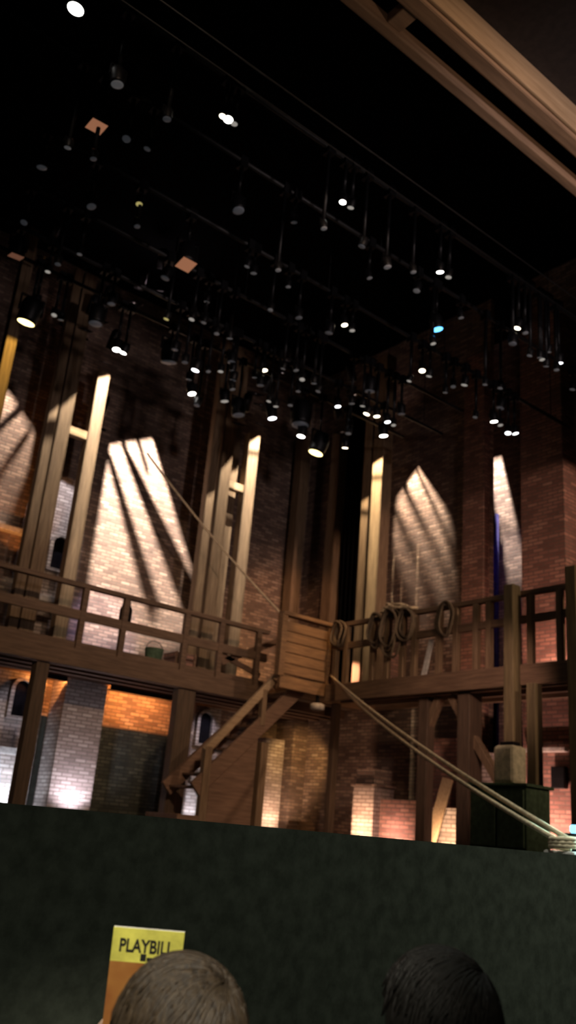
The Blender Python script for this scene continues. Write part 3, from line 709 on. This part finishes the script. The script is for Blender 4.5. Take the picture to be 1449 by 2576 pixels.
# cool fill on the niche piers and the foot of the striped patch
profile('profile_spot', (pn.x + .05, 14.62, 8.7), [(pn.x - .42, 15.3, 7.5), (pn.x + .42, 15.3, 7.3), (pn.x + .42, 15.3, 4.1), (pn.x - .42, 15.3, 4.1)], 460, (.95, .92, 1), 'shuttered spot over the grey niche pier between the left posts', dist=.2)
spot((p3.x - .1, 14.4, 3.68), (p3.x, 15.3, 2.9), R(34), 34, LILAC, .6, .03)
spot((p2.x - .1, 14.4, 3.68), (p2.x, 15.3, 2.9), R(34), 14, LILAC, .6, .03)
spot((7.2, 11.0, 7.9), (7.9, WB, 4.9), R(9), 1500, (.62, .56, 1), .7, .05)
spot((5.6, 14.6, 5.2), (5.95, WB, 6.85), R(22), 80, ORANGE, .4, .02)

# floor uplights
def uplight(x, y, tx, ty, tz, energy, color, label, half=38, lens='white_paint', ax='x'):
    e = empty('floor_uplight', (x, y, ZS), label, 'floor light', 'floor uplights')
    w, d = (.22, .07) if ax == 'x' else (.07, .22)
    B(x - w, x + w, y - d, y + d, ZS, ZS + .07).build('housing', 'black_metal', e, .01)
    B(x - w * .9, x + w * .9, y - d * .7, y + d * .7, ZS + .07, ZS + .08).build('lens', lens, e)
    spot((x, y, ZS + .12), (tx, ty, tz - .3), R(72), energy, color, .9, .04)
glow('lens_up', (.85, .88, 1), 1.5); glow('lens_upwarm', (1, .7, .5), 1.2)
pc = (pa + pb) / 2
uplight(pc, YL - .35, pc, YL, 2.6, 75, LILAC, 'white floor light at the foot of the pale pier beside the orange patch', 44, 'lens_up')
uplight(p2.x - .1, 14.75, p2.x - .1, 15.3, 2.0, 110, (.74, .84, 1), 'bluish white floor light at the bottom left photo edge', 40, 'lens_up')
uplight(p3.x - .1, 14.9, p3.x - .1, 15.3, 2.0, 30, COOL, 'cool floor light behind the foot of the stairs', 40, 'lens_up')
xw = at(683, 1960, 'y', yc).x
uplight(xw, 14.6, xw, yc, 2.4, 60, (1, .62, .40), 'warm floor light at the pier right of the stair side panel', 40, 'lens_upwarm')
uplight(11.1, 11.84, 11.5, 11.84, 2.0, 75, (1, .56, .34), 'orange floor light at the narrow pillar', 36, 'lens_upwarm', 'y')
uplight(11.05, 11.0, 11.45, 11.0, 1.8, 50, (1, .56, .42), 'pink floor light at the low plinth', 36, 'lens_upwarm', 'y')
uplight(11.05, 9.75, 11.5, 9.9, 1.9, 48, (1, .62, .36), 'amber floor light at the leaning board', 38, 'lens_upwarm', 'y')
uplight(11.75, 8.6, 12.4, 8.55, 2.4, 190, (1, .56, .44), 'pink floor light at the large brick pier', 44, 'lens_upwarm', 'y')
# pink glow at the foot of the tall pier on the walkway and the short pier
spot((11.6, 8.2, ZD + .15), (12.4, 8.5, 4.9), R(42), 95, (1, .50, .36), .6, .04)
spot((11.3, 12.72, ZD + .55), (12.25, 12.65, 4.42), R(24), 170, (1, .50, .32), .6, .04)
spot((11.3, 9.6, ZD + .15), (12.6, 10.3, 4.8), R(45), 34, (1, .48, .25), .7, .04)
# warm light over the landing and the corner brick
spot((10.0, 10.6, 7.6), (10.5, 12.1, 4.5), R(14), 260, AMBER, .6, .05)
spot((11.0, 14.7, 4.3), (11.4, 15.6, 5.0), R(40), 60, AMBER, .6, .05)
spot((10.6, 12.0, 8.0), (12.0, WB, 5.6), R(22), 260, (1, .5, .25), .8, .1)
spot((9.7, 9.2, 7.8), (9.7, 12.4, 3.2), R(11), 150, (1, .62, .38), .7, .06)
spot((11.9, 13.9, 3.3), (12.5, 15.0, 2.8), R(42), 60, (1, .58, .2), .7, .05)
spot((8.0, 6.5, 4.6), (12.5, 10.2, 2.6), R(24), 270, (1, .62, .48), .8, .08)  # unseen fill added to raise the wash under the right walkway
# unseen auditorium fill added for the beams
profile('profile_spot', (10.5, -1.0, 4.0), [(2.5, 3.4, 8.0), (9.5, 3.4, 8.0), (9.5, 4.31, 8.0), (2.5, 4.31, 8.0)], 620, (1, .68, .46), 'unseen shuttered spot added in the auditorium to light the overhead beams', dist=.5)
spot((3.0, 1.0, 5.5), (5.0, 4.1, 8.0), R(34), 26, (1, .68, .46), .9, .15)
for x in (-2.0, 3.9, 6.5): spot((x, 1.9, 7.9), (x + .2, 3.2, .7), R(30), 1150, (.95, 1, .86), .9, .2)  # unseen lamps added to lift the dark stage front
spot((5.5, -2.5, 7.8), (7.2, 6.5, 2.6), R(9), 1500, (1, .84, .60), .9, .1)  # extra unseen spot to brighten the two ropes
# cyan floor lantern at the stage edge
cy = at(1446, 2084, 'y', 4.9)
e = empty('floor_lantern', (cy.x, 4.9, ZS), 'small cyan lit lantern at the right photo edge by the rope ends', 'floor light')
glow('lens_cyan', (.25, .7, 1), 2.2)
MB().lathe([(.09, ZS), (.11, ZS + .04), (.09, cy.z - .045)], 16, (cy.x, 4.9, 0)).build('base', 'black_metal', e, smooth=True)
MB().lathe([(.03, cy.z - .045), (.045, cy.z - .025), (.045, cy.z + .015), (.03, cy.z + .03)], 16, (cy.x, 4.9, 0)).build('lens', 'lens_cyan', e, smooth=True)
spot((cy.x + .35, 4.0, 2.3), (RE.x - .1, 4.4, RE.z), R(26), 420, (.5, 1, 1), .7, .03)

# ------------------------------------------------------------------ audience
def skinbody(name, parent, mat, V, E, root, sub=2):
    me = bpy.data.meshes.new(name); o0 = parent_world(parent)
    me.from_pydata([tuple(Vector(v[0]) - o0) for v in V], E, [])
    o = bpy.data.objects.new(name, me); col.objects.link(o); o.parent = parent
    o.modifiers.new('skin', 'SKIN'); s = o.modifiers.new('sub', 'SUBSURF'); s.levels = sub; s.render_levels = sub
    if not me.skin_vertices: me.skin_vertices.new()
    for i, v in enumerate(V):
        r = v[1]; r = r if isinstance(r, tuple) else (r, r)
        me.skin_vertices[0].data[i].radius = r; me.skin_vertices[0].data[i].use_root = (i == root)
    o.modifiers['skin'].use_smooth_shade = True
    me.materials.append(MATS[mat])
    return o
def hair_mat(name, lo, hi):
    m, nt, b = newmat(name)
    mp = nt.nodes.new('ShaderNodeMapping'); mp.inputs['Scale'].default_value = (60, 60, 5)
    lk(nt, coords(nt), mp.inputs['Vector'])
    f = noise(nt, mp.outputs['Vector'], 2.2, 5, .6)
    lk(nt, ramp(nt, f, [(.32, lo), (.68, hi)]), b.inputs['Base Color']); b.inputs['Roughness'].default_value = .55
    bump(nt, b, f, .6, .006)
    return m
hair_mat('hair_blond', (.013, .008, .005), (.066, .043, .023)); hair_mat('hair_black', (.006, .006, .005), (.014, .012, .011))
def person(top, label, shirt, hair, arm_to=None, lean=0.0, wide=1.0):
    tx, ty, tz = top
    hip = Vector((tx, ty + .02, .46))
    r = empty('person', (tx, ty, 0), label, 'person', 'audience members')
    H = Vector((tx, ty, tz - .12))                      # head centre
    V = [(hip, (.15, .12)), (hip + Vector((0, .0, .2)), (.135, .11)), ((tx, ty - .02, tz - .48), (.15, .105)), ((tx, ty - .01, tz - .33), (.085, .07)), ((tx, ty + .0, tz - .25), (.055, .055)),
         ((tx, ty + .01, tz - .17), (.066, .075)), ((tx, ty + .005, tz - .10), (.076, .092)), ((tx, ty, tz - .05), (.06, .07))]
    E = [(0, 1), (1, 2), (2, 3), (3, 4), (4, 5), (5, 6), (6, 7)]
    hands = []
    for s in (-1, 1):
        n = len(V)
        if arm_to is not None and s == -1:
            elb = Vector((tx - .21, ty + .10, tz - .52)); wr = Vector(arm_to)
        else:
            elb = Vector((tx + s * .19, ty + .04, tz - .60)); wr = Vector((tx + s * .12, ty + .30, tz - .63))
        V += [((tx + s * .17, ty - .01, tz - .36), .06), (elb, .043), (wr, .028)]
        E += [(2, n), (n, n + 1), (n + 1, n + 2)]
        fd = (wr - elb).normalized()
        if arm_to is not None and s == -1: fd = (fd * .3 + Vector((.15, 0, 1))).normalized()
        side = Vector((1, 0, 0)) if True else None
        side = (side - fd * side.dot(fd)).normalized(); nrm = fd.cross(side)
        palm = wr + fd * .06; m = len(V)
        V += [(palm, (.038, .018))]; E += [(n + 2, m)]
        for j, (o_, ln_) in enumerate(((-.030, .07), (-.010, .08), (.010, .075), (.030, .06))):
            q = len(V); b0 = palm + fd * .03 + side * o_
            V += [(b0, .0095), (b0 + fd * ln_ * .55 + nrm * .012 * s, .0085), (b0 + fd * ln_ * .85 + nrm * .035 * s, .007)]
            E += [(m, q), (q, q + 1), (q + 1, q + 2)]
        q = len(V); ts = side * (-s * .045)
        V += [(palm - fd * .02 + ts * .7, .011), (palm + fd * .025 + ts * 1.35 , .010), (palm + fd * .055 + ts * 1.3 + nrm * .012 * s, .008)]
        E += [(m, q), (q, q + 1), (q + 1, q + 2)]
        hands.append(palm)
    for s in (-1, 1):
        n = len(V)
        V += [((tx + s * .10, ty + .44, .50), .07), ((tx + s * .11, ty + .50, .10), .045), ((tx + s * .12, ty + .62, .045), (.045, .035))]
        E += [(0, n), (n, n + 1), (n + 1, n + 2)]
    skinbody('body', r, 'skin', V, E, 0)
    # facial features on the stage side of the head
    fc = MB().lathe([(.004, -.02), (.014, -.012), (.012, .012), (.004, .03)], 10, (tx, ty + .098, tz - .145))
    fc.build('nose', 'skin', r, smooth=True)
    for s in (-1, 1):
        MB().lathe([(.004, -.01), (.011, 0), (.004, .01)], 10, (tx + s * .032, ty + .083, tz - .115)).build('eye', 'white_paint', r, smooth=True)
        MB().lathe([(.006, -.03), (.016, -.01), (.017, .015), (.006, .03)], 8, (tx + s * .082, ty - .005, tz - .13)).build('ear', 'skin', r, smooth=True)
    # shirt
    sh = MB()
    prof = [(.165, .14, tz - .80), (.175, .135, tz - .66), (.19, .13, tz - .50), (.19, .12, tz - .42), (.15, .10, tz - .335), (.075, .075, tz - .285)]
    n = 28
    vs = [(tx + a * math.cos(2 * math.pi * k / n), ty - .01 + b * math.sin(2 * math.pi * k / n), z) for a, b, z in prof for k in range(n)]
    fs = [(i * n + k, i * n + (k + 1) % n, (i + 1) * n + (k + 1) % n, (i + 1) * n + k) for i in range(len(prof) - 1) for k in range(n)]
    sh.add(vs, fs).build('shirt', shirt, r, smooth=True)
    for s in (-1, 1):
        elb = Vector((tx - .21, ty + .10, tz - .52)) if (arm_to is not None and s == -1) else Vector((tx + s * .19, ty + .04, tz - .60))
        MB().tube([(tx + s * .14, ty - .01, tz - .37), (tx + s * .19, ty + .0, tz - .40), elb], [.07, .075, .058], 16).build('sleeve', shirt, r, smooth=True)
        MB().tube([(tx + s * .08, ty + .03, .48), (tx + s * .10, ty + .44, .50), (tx + s * .11, ty + .49, .14)], [.11, .085, .06], 16).build('trouser_leg', 'trouser', r, smooth=True)
    # hair: a shell over the crown, sides and nape
    hm = MB(); nu, nv = 48, 26; vs = []; fs = []
    rnd = random.Random(int(tx * 100))
    for j in range(nv + 1):
        th = math.pi * .80 * j / nv
        for i in range(nu):
            ph = 2 * math.pi * i / nu
            wv = 1 + (.02 * math.sin(7 * ph + 3 * th) + .012 * math.sin(13 * ph - 5 * th)) * math.sin(th) + rnd.uniform(-.004, .004)
            x = .110 * wide * wv * math.sin(th) * math.cos(ph); y = .122 * wv * math.sin(th) * math.sin(ph); z = .128 * math.cos(th) * (1.0 if th < 1.57 else 1.55)
            if y > .05 and th > 1.35: y = .05 + (y - .05) * .3            # open around the face
            vs.append((tx + x, ty + y - .012, tz - .128 + z))
    for j in range(nv):
        for i in range(nu):
            fs.append((j * nu + i, j * nu + (i + 1) % nu, (j + 1) * nu + (i + 1) % nu, (j + 1) * nu + i))
    hm.add(vs, fs)
    wd = Vector((.28, -.62, .73)).normalized(); e1 = wd.orthogonal().normalized(); e2 = wd.cross(e1)
    for k in range(420):
        a = 2 * math.pi * k / 420 + rnd.uniform(-.03, .03); th1 = rnd.uniform(1.3, 2.1); th0 = rnd.uniform(.03, .5); lift = rnd.uniform(1.0, 1.05)
        pts = []
        for q in range(11):
            th = th0 + (th1 - th0) * q / 10; az = a + .35 * th + .05 * math.sin(th * 6 + k)
            v = wd * math.cos(th) + (e1 * math.cos(az) + e2 * math.sin(az)) * math.sin(th)
            if v.y > .45 and v.z < .35: break
            zz = .128 * v.z if v.z > 0 else .128 * 1.55 * v.z
            pts.append((tx + .110 * wide * v.x * lift, ty + .122 * v.y * lift - .012, tz - .128 + zz * lift))
        if len(pts) > 3: hm.tube(pts, [.0035] * (len(pts) - 1) + [.001], 5)
    h = hm.build('hair', hair, r, smooth=True, fixn=False)
    return r, h
T1 = away(462, 2402, 1.62)
HAND = away(236, 2640, 1.83)
p1, h1 = person(T1, 'person with blond hair seen from behind, holding up the yellow topped booklet', 'shirt_grey', 'hair_blond', HAND - Vector((0, 0, .10)), wide=1.05)
T2 = away(1095, 2386, 1.74)
p2_, h2 = person(T2, 'person with black hair seen from behind, barely visible at the bottom right', 'shirt_dark', 'hair_black', wide=.95)
# theatre seats
def seat(x, y, label):
    r = empty('theatre_seat', (x, y, 0), label, 'seat', 'theatre seats')
    B(x - .19, x + .19, y - .10, y + .36, .31, .37).build('seat_cushion', 'seat_red', r, .025)
    MB().bar((x, y - .19, .32), (x, y - .27, .90), .40, .07, (0, 1, 0)).build('backrest', 'seat_red', r, .02)
    for s in (-1, 1):
        B(x + s * .215 - .02, x + s * .215 + .02, y - .22, y + .24, .56, .60).build('armrest', 'stair_wood', r, .01)
        B(x + s * .215 - .018, x + s * .215 + .018, y - .18, y + .18, 0, .56).build('side_frame', 'black_metal', r)
seat(T1.x, T1.y, 'red theatre seat under the blond person'); seat(T2.x, T2.y, 'red theatre seat under the black haired person')

# booklet held up in the hand
bo = None
TL, TR, BLc = away(287, 2331, 1.83), away(465, 2346, 1.83), away(243, 2600, 1.83)
ux = (TR - TL).normalized(); wB = (TR - TL).length
nn = ux.cross(TL - BLc).normalized(); uy = nn.cross(ux).normalized()
if nn.dot(CAM - TL) < 0: nn = -nn
dvec = (BLc - TL); hB = .225
dn = dvec.normalized()                                   # slightly skewed by the hand: keep it square to ux
dn = (dn - ux * dn.dot(ux) * .55).normalized()
def bp(u, v, e=0.): return TL + ux * (u * wB) + dn * (v * hB) + nn * e
bk_e = empty('booklet', bp(.5, 1), 'theatre programme booklet with yellow header held above the blond head', 'booklet')
def slab(u0, u1, v0, v1, e0, e1):
    vs = [bp(u, v, e) for e in (e0, e1) for (u, v) in ((u0, v0), (u1, v0), (u1, v1), (u0, v1))]
    return MB().add(vs, [(0, 1, 2, 3), (4, 7, 6, 5), (0, 4, 5, 1), (1, 5, 6, 2), (2, 6, 7, 3), (3, 7, 4, 0)])
plain('paper_yellow', (.84, .80, .15), .5); plain('paper_white', (.6, .58, .5), .7); plain('ink_black', (.02, .02, .02), .6)
def cover():
    m, nt, b = newmat('paper_cover')
    f = noise(nt, coords(nt), 9, 3)
    lk(nt, ramp(nt, f, [(.35, (.36, .13, .035)), (.62, (.50, .23, .06))]), b.inputs['Base Color']); b.inputs['Roughness'].default_value = .5
cover()
slab(0, 1, 0, 1, -.005, 0).build('pages', 'paper_white', bk_e)
slab(0, 1, 0, .31, 0.0003, .0012).build('header_band', 'paper_yellow', bk_e)
slab(0, 1, .3101, 1, 0.0003, .0012).build('cover_picture', 'paper_cover', bk_e)
slab(.42, .50, .225, .29, .0013, .0018).build('theatre_mark', 'ink_black', bk_e)
slab(.51, .60, .255, .285, .0013, .0018).build('theatre_mark', 'ink_black', bk_e)
slab(.10, .22, .86, .90, .0013, .0018).build('cover_mark', 'ink_black', bk_e)
fc = bpy.data.curves.new('title', 'FONT'); fc.body = 'PLAYBILL'; fc.align_x = 'CENTER'; fc.align_y = 'CENTER'; fc.size = 1; fc.extrude = .01; fc.offset = .028
fo = bpy.data.objects.new('title', fc); col.objects.link(fo)
bpy.context.view_layer.update()
me = bpy.data.meshes.new_from_object(fo.evaluated_get(bpy.context.evaluated_depsgraph_get()))
bpy.data.objects.remove(fo)
xs = [v.co.x for v in me.vertices]; ys_ = [v.co.y for v in me.vertices]
sx = .76 * wB / (max(xs) - min(xs)); sy = .125 * hB / (max(ys_) - min(ys_))
M = Matrix.Identity(4)
cxm, cym = (max(xs) + min(xs)) / 2, (max(ys_) + min(ys_)) / 2
o0 = bk_e.location
for v in me.vertices:
    a, b_, c = v.co
    v.co = bp(.49, .155, .0016) + ux * ((a - cxm) * sx) - dn * ((b_ - cym) * sy) + nn * (c * .02) - o0
me.name = 'title_lettering'; me.materials.clear(); me.materials.append(MATS['ink_black'])
tl = bpy.data.objects.new('title_lettering', me); col.objects.link(tl); tl.parent = bk_e

# unseen fill lamps added behind and above the camera, for heads and booklet
head_fill = lamp_obj('POINT', (.9, -1.2, 3.0), 14, (1, .80, .55), .15)
spot((-.4, -.3, 3.2), tuple(bp(.5, .5)), R(12), 460, (1, .92, .74), .8, .05)

# ------------------------------------------------------------------ world and view
w = bpy.data.worlds.new('world'); sc.world = w; w.use_nodes = True
w.node_tree.nodes['Background'].inputs['Color'].default_value = (.5, .5, .6, 1); w.node_tree.nodes['Background'].inputs['Strength'].default_value = .002
vs_ = sc.view_settings; vs_.view_transform = 'Standard'; vs_.look = 'None'; vs_.exposure = 0; vs_.gamma = 1; vs_.use_curve_mapping = False
